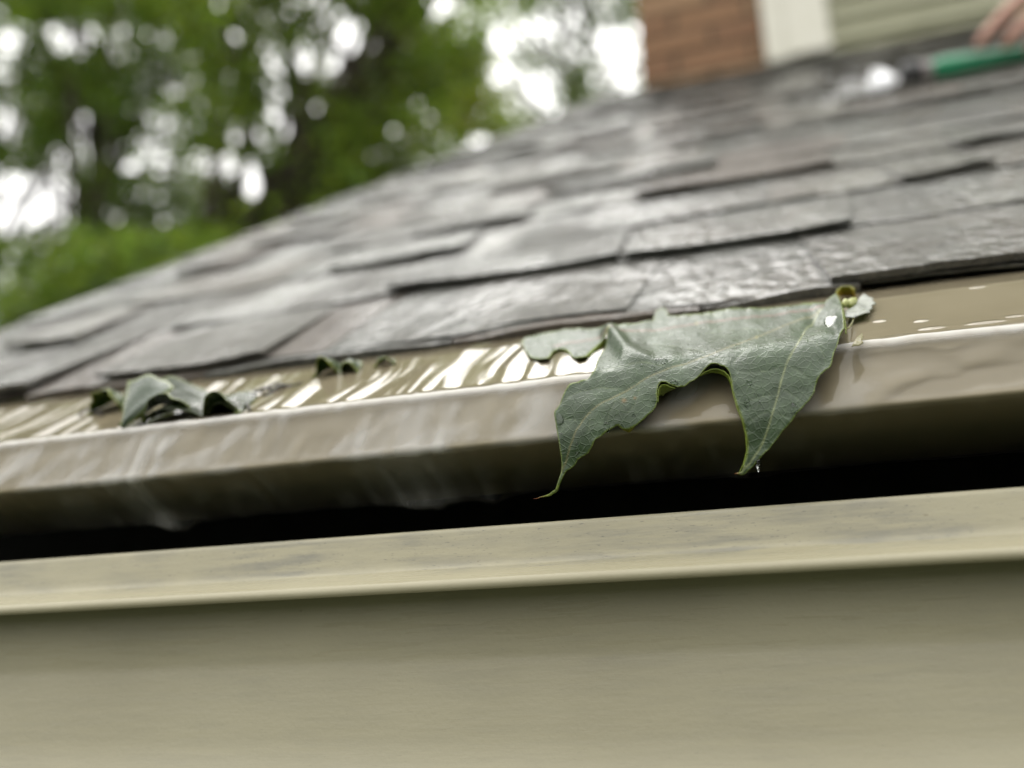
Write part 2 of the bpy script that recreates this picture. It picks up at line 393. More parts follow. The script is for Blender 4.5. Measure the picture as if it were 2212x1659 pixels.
while s < WALL_S + 0.05:
    if row == 0:     # starter strip closing the gap over the hood, worn away at both ends
        x = -0.47
        while x < 0.0:
            wd = random.uniform(0.10, 0.2); pieces.append((slab(x, min(x + wd - 0.001, 0.035), s - 0.008 + random.uniform(-.002, .002), 0.0012, -0.0045, -0.001, -0.004, 0.12), random.choice(TINTS))); x += wd
    # back layer: strips about a metre long
    x = RAKE_X - 0.012 - random.uniform(0, 0.02)
    xend = min(ROOF_X1, 0.55 + 0.85 * s)
    first = random.uniform(0.25, 0.95)
    while x < xend:
        wd = first if first else random.uniform(0.9, 1.05); first = None
        pieces.append((slab(x, x + wd - 0.0015, s + random.uniform(-.002, .002), 0.0016, -0.0002, -0.0006, -0.0032, EXPO + 0.03), random.choice(TINTS)))
        x += wd
    # thick tabs laid over it, with gaps between
    x = RAKE_X - 0.012 + random.uniform(0.0, 0.12)
    while x < xend:
        wd = random.choice((random.uniform(0.05, 0.09), random.uniform(0.08, 0.15), random.uniform(0.14, 0.22)))
        if row == 0 and x < 0.02: wd = min(wd, 0.02 - x)
        th = random.uniform(0.0062, 0.0085) if random.random() < 0.40 else random.uniform(0.0022, 0.0030)
        if row == 0 and x > 0.02: wd, th = 0.7, 0.0049
        pieces.append((slab(x, x + wd, s - random.uniform(-0.003, 0.007), th, 0.0008 if th < 0.005 else 0.0036, 0.0004, -0.0002, EXPO + 0.004, random.uniform(-.012, .012)), random.choice(TINTS)))
        x += wd + random.choice((0.004, random.uniform(0.03, 0.12)))
        if row == 0 and -0.12 < x < 0.02: x = 0.022
        if row == 0 and x > 0.03: break
    row += 1; s += EXPO
def piece_score(p):
    V = np.array(p[0][0]); px, py, d = project(V)
    if (d < 0.05).any(): return 0
    x0, x1, y0, y1 = max(px.min(), 0), min(px.max(), 2212), max(py.min(), 0), min(py.max(), 1659)
    return max(0, x1 - x0) * max(0, y1 - y0) if x1 > x0 and y1 > y0 else 0
pieces.sort(key=piece_score, reverse=True)
for (V, F), t in pieces[:290]:
    j = random.uniform(0.85, 1.15)
    o = mesh("shingle", V, F, M['shingle'], roof); color_attr(o, np.array(t) * j * 0.74)
VV, FF, CC = [], [], []
for (V, F), t in pieces[290:]:
    k = len(VV); VV += V; FF += [tuple(i + k for i in f) for f in F]; CC += [np.array(t) * random.uniform(0.85, 1.15) * 0.74] * len(V)
o = mesh("shingle_field", VV, FF, M['shingle'], roof); color_attr(o, np.array(CC)); o['kind'] = 'stuff'
# rake board under the slope's edge
rb = []
for x in (RAKE_X + 0.002, RAKE_X + 0.022):
    for s_, h in ((S0, -0.031), (WALL_S, -0.031), (WALL_S, -0.16), (S0, -0.16)): rb.append(roof_pt(x, s_, h))
adopt(mesh("rake_board", rb, [(0, 1, 2, 3), (7, 6, 5, 4), (0, 4, 5, 1), (1, 5, 6, 2), (2, 6, 7, 3), (3, 7, 4, 0)], M['cream']), house)
# fascia, soffit and lower wall behind and below the gutter
adopt(box("fascia", (RAKE_X + 0.03, 0.50, ZC + 0.02), (ROOF_X1, 0.52, ZC + 0.215), M['cream'], bevel=0.002), house)
adopt(box("soffit", (RAKE_X + 0.03, 0.523, ZC + 0.02), (ROOF_X1, 0.85, ZC + 0.035), M['cream']), house)
adopt(box("lower_wall", (RAKE_X + 0.1, 0.853, 0.0), (ROOF_X1, 1.0, ZC + 0.3), M['wall']), house)
# upper storey: brick, corner board, lap siding
WB = roof_pt(0, WALL_S); WY, WZ = WB[1], WB[2]
xl = on_y(1386, 190, WY)[0]; xc0 = on_y(1656, 126, WY)[0]; xc1 = on_y(1798, 104, WY)[0]
bw = box("brick_wall", (xl + 0.004, WY + 0.008, WZ - 0.15), (xc0, WY + 0.3, WZ + 3.0), M['mortar']); adopt(bw, house)
BH, BL = 0.116, 0.33
zz, r_ = WZ - 0.06, 0
while zz < WZ + 1.9:
    x = xl - (0 if r_ % 2 == 0 else BL / 2)
    while x < xc0:
        a, b = max(x, xl), min(x + BL - 0.020, xc0 - 0.004)
        if b - a > 0.03:
            o = box("brick", (a, WY + random.uniform(-0.003, 0.003), zz), (b, WY + 0.06, zz + BH - 0.024), M['brick'], bevel=0.004)
            o.parent = bw
        x += BL
    zz += BH; r_ += 1
adopt(box("corner_board", (xc0, WY - 0.03, WZ - 0.012), (xc1, WY + 0.1, WZ + 3.0), M['cream'], bevel=0.004), house)
adopt(box("trim_strip", (xc0 + 0.09, WY - 0.042, WZ - 0.008), (xc1 - 0.004, WY - 0.032, WZ + 3.0), M['cream'], bevel=0.003), house)
sw = box("siding_wall", (xc1, WY + 0.03, WZ - 0.1), (ROOF_X1, WY + 0.3, WZ + 3.0), M['siding']); adopt(sw, house)
zz = WZ - 0.06
while zz < WZ + 2.9:
    V = [];
    for x in (xc1, ROOF_X1): V += [(x, WY - 0.022, zz), (x, WY + 0.016, zz), (x, WY + 0.016, zz + 0.125), (x, WY + 0.009, zz + 0.125)]
    o = mesh("siding_board", V, [(0, 1, 2, 3), (7, 6, 5, 4), (0, 4, 5, 1), (1, 5, 6, 2), (2, 6, 7, 3), (3, 7, 4, 0)], M['siding'])
    o.parent = sw
    zz += 0.105

# ================================================================== gutter guard (hood) and gutter
GX0, GX1 = -0.72, 2.2
hood = extrude_profile("gutter_guard", HOOD, GX0, GX1, 160, M['metal'])
sm = hood.modifiers.new("thickness", 'SOLIDIFY'); sm.thickness = 0.0007; sm.offset = 0
tag(hood, "beige metal gutter cover with rounded nose under running water", "gutter guard")

gutter = empty("gutter", (0.5, 0.40, ZC))
tag(gutter, "weathered cream roof gutter with rolled front lip below the beige cover", "gutter")
LIP = round_poly([(0.3672, 0.0820), (0.3680, 0.0904), (0.3655, 0.0905), (0.3640, 0.0735), (0.3530, 0.0668), (0.3528, 0.0632), (0.3735, 0.0682)],
                 [0, 0.0006, 0.0008, 0.006, 0.0022, 0.0015, 0], 6)
BODY = round_poly([(0.3737, 0.0680), (0.3775, 0.040), (0.3765, 0.005), (0.368, -0.026), (0.352, -0.045), (0.352, -0.056), (0.36, -0.062), (0.488, -0.062), (0.490, 0.10), (0.492, 0.15)],
                  [0, 0.012, 0.05, 0.04, 0.012, 0.004, 0.004, 0.004, 0.004, 0], 8)
LINING = round_poly([(0.3752, 0.0620), (0.3795, 0.040), (0.3785, 0.005), (0.370, -0.025), (0.362, -0.050), (0.485, -0.050), (0.4875, 0.10), (0.4895, 0.155)],
                  [0, 0.012, 0.05, 0.04, 0.012, 0.004, 0.004, 0], 8)
for nm, pr in (("front_lip", LIP), ("trough", BODY)):
    pr = resample(pr, 0.0015)
    o = extrude_profile(nm, pr, GX0, GX1, 60, M['gutter']); adopt(o, gutter)
    wear = np.tile((np.clip((pr[:, 1] - 0.0700) / 0.003, 0, 1) if nm == "front_lip" else np.full(len(pr), 0.22)), 60)
    color_attr(o, np.stack([wear] * 3, 1), 'wear')
    sm = o.modifiers.new("thickness", 'SOLIDIFY'); sm.thickness = 0.0008; sm.offset = 0

adopt(extrude_profile("sludge_shade_lining", LINING, GX0 + 0.001, GX1 - 0.001, 12, M['deck']), gutter)  # near-black dirt-toned sheet, added to deepen the shade in the slot

# ================================================================== running water over the hood
wp = round_poly([B_ + np.array([0.004, 0.003]), R_, N_, FB, LB, LB + np.array([0.004, 0.004])], [0, 0.006, 0.0034, 0.0012, 0.0010, 0], 9)
wp = resample(wp, 0.0009)
wt = np.gradient(wp, axis=0); wt /= np.linalg.norm(wt, axis=1)[:, None]
wn = np.stack([wt[:, 1], -wt[:, 0]], 1)
if wn[5][1] < 0: wn = -wn
WX = np.linspace(-0.66, 0.60, 1050)
A = np.r_[0, np.cumsum(np.linalg.norm(np.diff(wp, axis=0), axis=1))]
iN = int(np.argmin(np.linalg.norm(wp - N_, axis=1))); iF = int(np.argmin(np.linalg.norm(wp - FB, axis=1))); iL = int(np.argmin(np.linalg.norm(wp - LB, axis=1)))
XX, AA = np.meshgrid(WX, A, indexing='ij')
def sstep(a, b, v):
    v = np.asarray(v, float); t_ = np.clip((v - a) / (b - a), 0, 1); return t_ * t_ * (3 - 2 * t_)
calm = sstep(-0.02, 0.06, XX)                                   # right of the leaf the film runs smooth
turb = 1 - calm
top = 1 - sstep(A[iN] - 0.006, A[iN] + 0.002, AA); low = sstep(A[iF] - 0.003, A[iF] + 0.003, AA); frt = (1 - top) * (1 - low)
warp = 0.006 * vnoise(XX * 30, AA * 25, 5)
strk = vnoise((XX + warp) * 95, AA * 11, 1) * 0.55 + vnoise((XX + warp) * 210, AA * 16, 2) * 0.40 + vnoise((XX + warp) * 420, AA * 22, 19) * 0.12
lump = vnoise(XX * 170 + AA * 40, AA * 90, 3) * 0.6 + vnoise(XX * 80, AA * 60, 4) * 0.7
rip = vnoise(XX * 28 + AA * 60, AA * 160, 6)
th_ = 0.0013 + top * turb * 0.00078 * strk * sstep(0.0, 0.03, AA) + frt * turb * 0.00065 * lump + low * (0.00035 * turb + 0.0003) * lump
th_ += top * calm * (0.00014 * vnoise(XX * 40, AA * 30, 8) + 0.0006 * np.clip(rip - 0.3, 0, 1) * sstep(A[iN] - 0.03, A[iN] - 0.008, AA))
th_ += frt * calm * 0.0015 * (vnoise(XX * 42 + AA * 55, AA * 75, 9) + 0.4 * vnoise(XX * 110, AA * 140, 10))
for gpx, gpy, gl in ((1940, 734, 0.006), (2012, 716, 0.005), (2128, 703, 0.008), (2112, 627, 0.004), (1990, 700, 0.003), (2190, 690, 0.004), (2060, 735, 0.007), (1900, 700, 0.003)):   # small wavelets on the smooth stretch
    d_ = ray(gpx, gpy); te = d_[2] / d_[1]; y_ = (R_[0] * math.sin(a2) - R_[1] * math.cos(a2)) / (math.sin(a2) - te * math.cos(a2))
    th_ += 0.00042 * np.exp(-((XX - d_[0] / d_[1] * y_) / gl) ** 2 - ((AA - (A[iN] - (y_ - N_[0]) / math.cos(a2))) / 0.0016) ** 2)
th_ = np.maximum(th_, 0.00062)
# bulge of water gathering at the nose and hanging off the lower edge
th_ += 0.0009 * np.exp(-((AA - A[iN]) / 0.004) ** 2) + 0.0003 * np.exp(-((AA - A[iF]) / 0.002) ** 2)
for xc, wdt, hgt in ((-0.298, 0.012, 0.006), (-0.165, 0.014, 0.005), (-0.135, 0.009, 0.004), (0.105, 0.012, 0.003), (-0.02, 0.012, 0.002)):
    th_ += hgt * np.exp(-((XX - xc) / wdt) ** 2) * np.exp(-((AA - A[iL]) / 0.006) ** 2) * (0.85 + 0.15 * vnoise(XX * 200, AA * 200, 12))
V = np.zeros(XX.shape + (3,)); V[..., 0] = XX
V[..., 1] = wp[:, 0][None] + wn[:, 0][None] * th_; V[..., 2] = wp[:, 1][None] + wn[:, 1][None] * th_ + ZC
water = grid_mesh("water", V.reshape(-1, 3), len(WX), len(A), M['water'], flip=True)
foam_glint = np.zeros(XX.shape)
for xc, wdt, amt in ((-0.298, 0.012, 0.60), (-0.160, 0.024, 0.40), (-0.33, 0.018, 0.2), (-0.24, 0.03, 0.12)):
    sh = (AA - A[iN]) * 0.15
    foam_glint += amt * np.exp(-((XX - xc + sh) / wdt) ** 2) * sstep(A[iN], A[iN] + 0.006, AA) * (0.65 + 0.35 * vnoise(XX * 260, AA * 35, 14))
foam_glint += 0.45 * turb * frt * np.clip(vnoise(XX * 85 + AA * 70, AA * 75, 15) * 0.9 + vnoise(XX * 190, AA * 45, 16) * 0.45 - 0.05, 0, 1)  # aerated streaks, with pale front reflections painted in as white
foam_glint += 0.09 * turb * low * np.clip(vnoise(XX * 200, AA * 60, 18), 0, 1)
foam_glint += (0.88 + 0.12 * vnoise(XX * 300, XX * 0, 17)) * np.exp(-((AA - A[iN] + 0.0006) / 0.0024) ** 2)  # white crest line: bright highlight along the nose painted into the water colour
foam_glint += 0.30 * turb * np.exp(-((AA - A[iF]) / 0.0014) ** 2) * np.clip(vnoise(XX * 60, XX * 0, 27) + 0.3, 0, 1)
color_attr(water, np.clip(foam_glint, 0, 0.8).reshape(-1, 1).repeat(3, 1), 'foam_glint')
tag(water, kind='structure')

# ================================================================== the big lobed leaf draped over the nose
def z8(p):     # pixel in the leaf close-up -> 2212 px view
    p = np.asarray(p, float); return np.stack([(1300 + p[..., 0] * 0.415913) / 1.157324, (680 + p[..., 1] * 0.415913) / 1.157324], -1)
dirn = np.array([math.cos(a2), math.sin(a2)]); nrm = np.array([-math.sin(a2), math.cos(a2)])
lp = [N_ + dirn * 0.20 + nrm * 0.008, R_ + nrm * 0.0045, N_ + dirn * 0.03 + nrm * 0.0045, N_ + np.array([-0.013, 0.0005]), N_ + np.array([-0.0185, -0.017]),
      N_ + np.array([-0.0200, -0.032]), N_ + np.array([-0.0165, -0.05]), N_ + np.array([-0.009, -0.075])]
lp = round_poly(lp, [0, 0.06, 0.05, 0.022, 0.02, 0.02, 0.02, 0], 12)
lel = np.arctan2(lp[:, 1], lp[:, 0]); order = np.argsort(lel)
def leaf_surface(px):
    d = ray(px[..., 0], px[..., 1]); el = np.arctan2(d[..., 2], d[..., 1])
    y = np.interp(el, lel[order], lp[order, 0])
    # the back lobe lies flat in the film: follow the hood closely there
    t_hood = (R_[0] * math.sin(a2) - R_[1] * math.cos(a2)) ; q8x = (px[..., 0] * 1.157324 - 1300) / 0.415913; q8y = (px[..., 1] * 1.157324 - 680) / 0.415913
    yh = (t_hood - 0.0024) / (math.sin(a2) - np.tan(el) * math.cos(a2))
    wgt = sstep(640, 380, q8x) * sstep(600, 500, q8y)
    y = y * (1 - wgt) + yh * wgt
    return CAM + d * (y / d[..., 1])[..., None], d
OUT = [(1900, 138), (1830, 185), (1700, 192), (1500, 205), (1300, 222), (1150, 238), (1060, 250), (950, 262), (893, 258), (880, 222), (850, 208), (815, 228), (795, 285), (700, 318), (600, 338),
       (500, 338), (400, 336), (300, 345), (200, 366), (100, 384), (30, 398), (8, 425), (30, 470), (55, 508), (120, 522), (170, 518), (195, 480), (230, 458), (270, 462), (300, 485), (318, 510), (350, 518),
       (395, 510), (430, 470), (480, 430), (530, 395), (548, 382), (527, 430), (515, 455), (482, 500), (464, 540), (454, 580), (440, 602), (400, 635), (350, 655), (300, 672), (272, 705), (250, 750), (230, 792), (205, 828), (205, 850),
       (212, 900), (222, 960), (232, 1010), (240, 1060), (248, 1110), (250, 1160), (245, 1200), (232, 1245), (212, 1288), (178, 1322), (138, 1343), (75, 1356), (140, 1350), (185, 1332), (222, 1298), (252, 1245), (274, 1202), (302, 1180), (328, 1152),
       (345, 1128), (375, 1110), (410, 1090), (440, 1055), (460, 1020), (490, 990), (530, 955), (570, 928), (592, 920), (610, 935), (655, 938), (700, 922), (750, 890), (790, 850), (815, 820), (828, 785), (826, 740), (833, 695), (850, 675), (880, 675), (910, 690),
       (950, 698), (990, 690), (1040, 660), (1080, 625), (1110, 600), (1150, 582), (1190, 580), (1230, 595), (1260, 625), (1275, 670), (1280, 720), (1295, 770), (1310, 820), (1325, 850), (1340, 890), (1350, 930), (1362, 980), (1368, 1020), (1368, 1070),
       (1362, 1110), (1350, 1150), (1335, 1190), (1310, 1210), (1288, 1218), (1330, 1220), (1360, 1205), (1400, 1170), (1440, 1115), (1490, 1060), (1540, 1000), (1580, 960), (1630, 910), (1660, 860), (1700, 820), (1740, 775), (1770, 720), (1775, 680), (1785, 650),
       (1810, 610), (1850, 575), (1870, 550), (1880, 510), (1890, 465), (1905, 440), (1925, 395), (1955, 375), (1952, 330), (1945, 270), (1935, 210), (1920, 170)]
def densify(P, step):
    P = np.array(P + [P[0]], float); out = []
    for a, b in zip(P, P[1:]):
        n = max(1, int(np.linalg.norm(b - a) / step)); out += [a + (b - a) * k / n for k in range(n)]
    return np.array(out)
VEINS = [([(1830, 203), (1700, 228), (1500, 250), (1300, 272), (1100, 295), (950, 318), (830, 340), (600, 372), (400, 405), (200, 440)], 5.0, 1),
         ([(1822, 218), (1650, 290), (1500, 345), (1420, 380), (1300, 420), (1150, 480), (1000, 535), (910, 570), (800, 620), (720, 655), (600, 720), (500, 780), (430, 840), (380, 900), (340, 960), (310, 1030), (290, 1090), (270, 1150), (248, 1200)], 5.0, 2),
         ([(1810, 225), (1760, 265), (1720, 330), (1680, 405), (1640, 480), (1600, 560), (1570, 640), (1545, 740), (1520, 830), (1490, 920), (1460, 1000), (1420, 1080), (1380, 1150), (1330, 1200)], 6.0, 3),
         ([(910, 570), (800, 556), (700, 552), (600, 560), (520, 580), (470, 600)], 3, 0), ([(720, 655), (640, 685), (550, 690), (450, 692), (360, 715), (290, 745), (240, 780)], 3, 0),
         ([(1300, 420), (1230, 470), (1160, 530), (1110, 590)], 2.5, 0), ([(1420, 385), (1370, 440), (1310, 500), (1270, 560)], 2.5, 0), ([(720, 655), (715, 720), (695, 790), (650, 850)], 3, 0),
         ([(575, 740), (565, 800), (540, 850), (520, 920)], 2.5, 0), ([(430, 840), (425, 900), (415, 980)], 2.5, 0), ([(1665, 410), (1720, 400), (1780, 425), (1820, 480), (1835, 530)], 2.5, 0),
         ([(1600, 560), (1680, 600), (1740, 640)], 2.5, 0), ([(1560, 680), (1640, 740), (1690, 780)], 2.5, 0), ([(1600, 560), (1500, 590), (1400, 600), (1300, 600)], 2.2, 0), ([(1550, 720), (1450, 740), (1350, 780)], 2.2, 0),
         ([(1150, 480), (1020, 450), (880, 440), (760, 430)], 2.2, 0), ([(1500, 345), (1350, 330), (1200, 345), (1080, 370)], 2.2, 0), ([(1300, 272), (1200, 258), (1100, 256)], 2, 0), ([(950, 318), (850, 300), (800, 296)], 2, 0),
         ([(800, 620), (840, 650), (900, 672)], 2, 0), ([(380, 900), (330, 890), (260, 870)], 2, 0), ([(1520, 830), (1440, 850), (1370, 900)], 2, 0), ([(1520, 830), (1570, 860), (1620, 880)], 2, 0)]
def seg_dist(P, poly):
    best = np.full(len(P), 1e9); poly = np.array(poly, float)
    for a, b in zip(poly, poly[1:]):
        ab = b - a; t_ = np.clip(((P - a) @ ab) / (ab @ ab), 0, 1); best = np.minimum(best, np.linalg.norm(P - a - t_[:, None] * ab, axis=1))
    return best
bd = densify(OUT, 7.0)
gx, gy = np.meshgrid(np.arange(10, 1960, 8.0), np.arange(130, 1356, 8.0)); gx = gx + (np.arange(gx.shape[0]) % 2)[:, None] * 4
gp = np.stack([gx.ravel(), gy.ravel()], 1)
gp = gp[seg_dist(gp, np.r_[bd, bd[:1]]) > 5.0]
def inside(P, poly):
    c = np.zeros(len(P), bool); q = np.roll(poly, -1, axis=0)
    for (x0, y0), (x1, y1) in zip(poly, q):
        if y0 == y1: continue
        m_ = ((y0 > P[:, 1]) != (y1 > P[:, 1])) & (P[:, 0] < (x1 - x0) * (P[:, 1] - y0) / (y1 - y0) + x0); c ^= m_
    return c
gp = gp[inside(gp, bd)]
allp = np.r_[bd, gp]; nb = len(bd)
vs, es, fs, *_ = geometry.delaunay_2d_cdt([Vector(p) for p in allp], [(i, (i + 1) % nb) for i in range(nb)], [], 1, 1e-3)
LP2 = np.array([tuple(v) for v in vs])
def leaf_relief(P):
    """height above the draped sheet (metres) and vein masks"""
    edge = seg_dist(P, np.r_[bd, bd[:1]])
    h = 0.0011 * vnoise(P[:, 0] / 210, P[:, 1] / 170, 21) + 0.00022 * vnoise(P[:, 0] / 70, P[:, 1] / 60, 22)
    mask = np.zeros(len(P)); kindv = np.zeros(len(P)); groove = np.zeros(len(P))
    for poly, wd, k in VEINS:
        d = seg_dist(P, poly); m_ = np.exp(-(d / (wd * 0.85)) ** 2); kindv = np.where(m_ > mask, k, kindv); mask = np.maximum(mask, m_ * (1 if k else 0.75))
        groove = np.maximum(groove, np.exp(-(d / (wd * 4.5)) ** 2) * (1.0 if k else 0.55))
    h -= 0.00048 * groove
    h += 0.0005 * (1 - sstep(0, 60, edge)) * vnoise(P[:, 0] / 45, P[:, 1] / 45, 23)
    # ruffle that lifts to the pleat between the flat back lobe and the front lobe
    h += 0.005 * np.exp(-(seg_dist(P, [(548, 382), (640, 480), (760, 520)]) / 45) ** 2) * sstep(900, 560, P[:, 0])
    h += 0.0022 * np.exp(-(seg_dist(P, [(1150, 582), (1230, 590)]) / 60) ** 2)
    h -= 0.0030 * np.exp(-(seg_dist(P, [(1770, 280), (1850, 300), (1900, 330)]) / 45) ** 2)
    h += 0.0022 * np.exp(-(seg_dist(P, [(1945, 250), (1955, 370)]) / 40) ** 2)
    return h, mask, kindv, edge
P3, dr = leaf_surface(z8(LP2))
h, vm, vk, edg = leaf_relief(LP2)
# push the relief along the sheet's own normal, mostly towards the viewer
e2 = np.array([0.0, -0.75, 0.66])
P3 = P3 + e2 * h[:, None]
leaf = empty("lobed_leaf", tuple(CAM + np.array([0.03, N_[0], N_[1]])))
tag(leaf, "large green lobed leaf draped over the nose of the beige gutter cover", "leaf")
blade = mesh("blade", P3, [f for f in fs], M['leaf'], smooth=True); adopt(blade, leaf)
base = np.array([0.062, 0.104, 0.046])
tint = np.tile(base, (len(LP2), 1)) * (1 + 0.18 * vnoise(LP2[:, 0] / 120, LP2[:, 1] / 90, 31))[:, None]
vc = {0: (0.15, 0.20, 0.10), 1: (0.24, 0.11, 0.08), 2: (0.25, 0.24, 0.11), 3: (0.30, 0.34, 0.16)}
vcol = np.array([vc[int(k)] for k in vk]); tint = tint * (1 - vm[:, None]) + vcol * vm[:, None]
rim = np.exp(-(edg / 4.0) ** 2)[:, None] * 0.8; tint = tint * (1 - rim) + np.array([0.26, 0.34, 0.05]) * rim
for cx_, cy_, rr, cc in ((75, 1356, 50, (0.45, 0.10, 0.05)), (1288, 1218, 22, (0.5, 0.16, 0.05)), (625, 770, 14, (0.25, 0.17, 0.06)), (690, 755, 9, (0.22, 0.15, 0.06)), (1060, 300, 10, (0.3, 0.27, 0.1)), (1420, 381, 9, (0.4, 0.38, 0.15))):
    f_ = np.exp(-(np.hypot(LP2[:, 0] - cx_, LP2[:, 1] - cy_) / rr) ** 2)[:, None]; tint = tint * (1 - f_) + np.array(cc) * f_
color_attr(blade, tint)
sm = blade.modifiers.new("thickness", 'SOLIDIFY'); sm.thickness = 0.0003; sm.offset = -1
# margins that curl under and show the yellow-green underside
def margin(pts, widths, depth, col0, col1, name="curled_margin", step=6.0):
    """pts: edge line (close-up px), widths: image-space reach of the curled strip (dx, dy) at each point"""
    pts = np.array(pts, float); widths = np.array(widths, float)
    seg = np.r_[0, np.cumsum(np.linalg.norm(np.diff(pts, axis=0), axis=1))]; q = np.linspace(0, seg[-1], max(6, int(seg[-1] / step)))
    E0 = np.stack([np.interp(q, seg, pts[:, k]) for k in (0, 1)], 1); W = np.stack([np.interp(q, seg, widths[:, k]) for k in (0, 1)], 1)
    nv = 7; V, C = [], []
    h0, *_ = leaf_relief(E0)
    base3 = leaf_surface(z8(E0))[0] + e2 * h0[:, None]
    dep = (base3 - CAM) @ FW
    for i in range(len(q)):
        for k in range(nv):
            f = k / (nv - 1); p = z8(E0[i] + W[i] * f)
            d = dep[i] + depth * math.sin(f * math.pi * 0.5) + 0.0002 - 0.0004 * math.sin(f * math.pi)
            V.append(at_depth(p[0], p[1], d)); C.append(np.array(col0) * (1 - f) + np.array(col1) * f)
    o = grid_mesh(name, np.array(V), len(q), nv, M['leaf']); adopt(o, leaf); color_attr(o, np.array(C))
    sm_ = o.modifiers.new("thickness", 'SOLIDIFY'); sm_.thickness = 0.00025
    return o
YG, DG, YB = (0.30, 0.40, 0.05), (0.05, 0.085, 0.02), (0.42, 0.33, 0.05)
margin([(1080, 625), (1110, 600), (1150, 582), (1190, 580), (1230, 595), (1260, 625), (1275, 670), (1280, 720)], [(0, 2), (4, 12), (3, 22), (0, 26), (-6, 22), (-10, 12), (-7, 4), (-2, 0)], 0.004, YG, YG)
margin([(828, 785), (826, 740), (833, 695), (850, 675), (880, 675), (910, 690), (935, 697)], [(0, 0), (6, 6), (14, 45), (10, 70), (-10, 55), (-6, 22), (0, 0)], 0.004, YG, (0.20, 0.24, 0.04))
margin([(172, 518), (195, 480), (230, 458), (270, 462), (300, 485), (318, 510)], [(0, 0), (6, 26), (6, 42), (0, 40), (-6, 22), (0, 2)], 0.006, YG, DG)
margin([(395, 510), (430, 470), (480, 430), (530, 395), (548, 382)], [(8, 4), (36, 66), (10, 76), (-10, 52), (-12, 30)], 0.002, YG, DG)
margin([(590, 920), (612, 936), (650, 940), (690, 926)], [(0, 2), (10, 12), (6, 24), (0, 2)], 0.003, YG, YB)
margin([(1280, 720), (1310, 820), (1340, 890), (1362, 980), (1368, 1070), (1350, 1150), (1320, 1205)], [(-2, 0), (-5, 2), (-5, 2), (-5, 1), (-5, 0), (-5, 0), (0, 0)], 0.003, YG, YG)
margin([(1895, 128), (1910, 100), (1935, 84), (1985, 82), (2015, 100)], [(10, 12), (22, 50), (10, 62), (12, 62), (2, 58)], 0.006, (0.40, 0.40, 0.05), (0.48, 0.27, 0.03))
margin([(1955, 372), (1952, 330), (1945, 270), (1930, 200), (1905, 140)], [(4, 2), (6, 2), (7, 0), (7, 0), (4, 0)], 0.003, YG, YG)
# torn lobe lying in the film beyond the curl, toothed rim, and pale stalk stump
def flat_piece(name, pts, off, colr, n2=9.0, bulge=0.0006):
    b_ = densify(pts, n2); x0_, y0_ = b_.min(0); x1_, y1_ = b_.max(0)
    a, c = np.meshgrid(np.arange(x0_, x1_, n2), np.arange(y0_, y1_, n2)); g_ = np.stack([a.ravel(), c.ravel()], 1)
    g_ = g_[inside(g_, b_)]; g_ = g_[seg_dist(g_, np.r_[b_, b_[:1]]) > n2 * 0.5] if len(g_) else g_
    P = np.r_[b_, g_]; k = len(b_)
    v_, e_, f_, *_r = geometry.delaunay_2d_cdt([Vector(p) for p in P], [(i, (i + 1) % k) for i in range(k)], [], 1, 1e-3)
    P = np.array([tuple(q) for q in v_]); S_, D_ = leaf_surface(z8(P)); S_ = S_ + np.array([0, 0.6157, -0.788]) * off + e2 * (bulge * vnoise(P[:, 0] / 40, P[:, 1] / 40, 41))[:, None]
    o = mesh(name, S_, f_, M['leaf'], smooth=True); adopt(o, leaf); color_attr(o, np.array(colr))
    sm_ = o.modifiers.new("thickness", 'SOLIDIFY'); sm_.thickness = 0.0003; return o
flat_piece("torn_lobe", [(1950, 262), (1960, 225), (2010, 190), (2040, 140), (2068, 122), (2090, 135), (2125, 150), (2118, 165), (2140, 178), (2112, 188), (2116, 205), (2098, 215), (2100, 235), (2060, 246), (2005, 262)], 0.001, (0.42, 0.45, 0.40))  # pale tone paints in the sky reflected by the wet lobe
flat_piece("leaf_scrap", [(1955, 330), (1972, 318), (1985, 285), (2020, 238), (2005, 262), (1990, 300), (1975, 325)], 0.0015, (0.30, 0.30, 0.12))
flat_piece("leaf_scrap", [(1990, 420), (2020, 360), (2052, 330), (2060, 352), (2050, 375), (2062, 390), (2030, 408)], 0.0025, (0.36, 0.33, 0.17))
bm = bmesh.new(); c0 = leaf_surface(z8(np.array((1945, 205))))[0]; c1 = leaf_surface(z8(np.array((2015, 172))))[0]
tube(bm, [c0 + (c1 - c0) * f + np.array([0, 0, 0.0012 * math.sin(f * 9)]) for f in (0, .2, .45, .7, 1)], [0.0010, 0.0019, 0.0015, 0.0021, 0.0012], 9)
st = from_bm("stalk_stump", bm, M['leaf'], smooth=True); adopt(st, leaf); color_attr(st, np.array((0.55, 0.58, 0.22)))
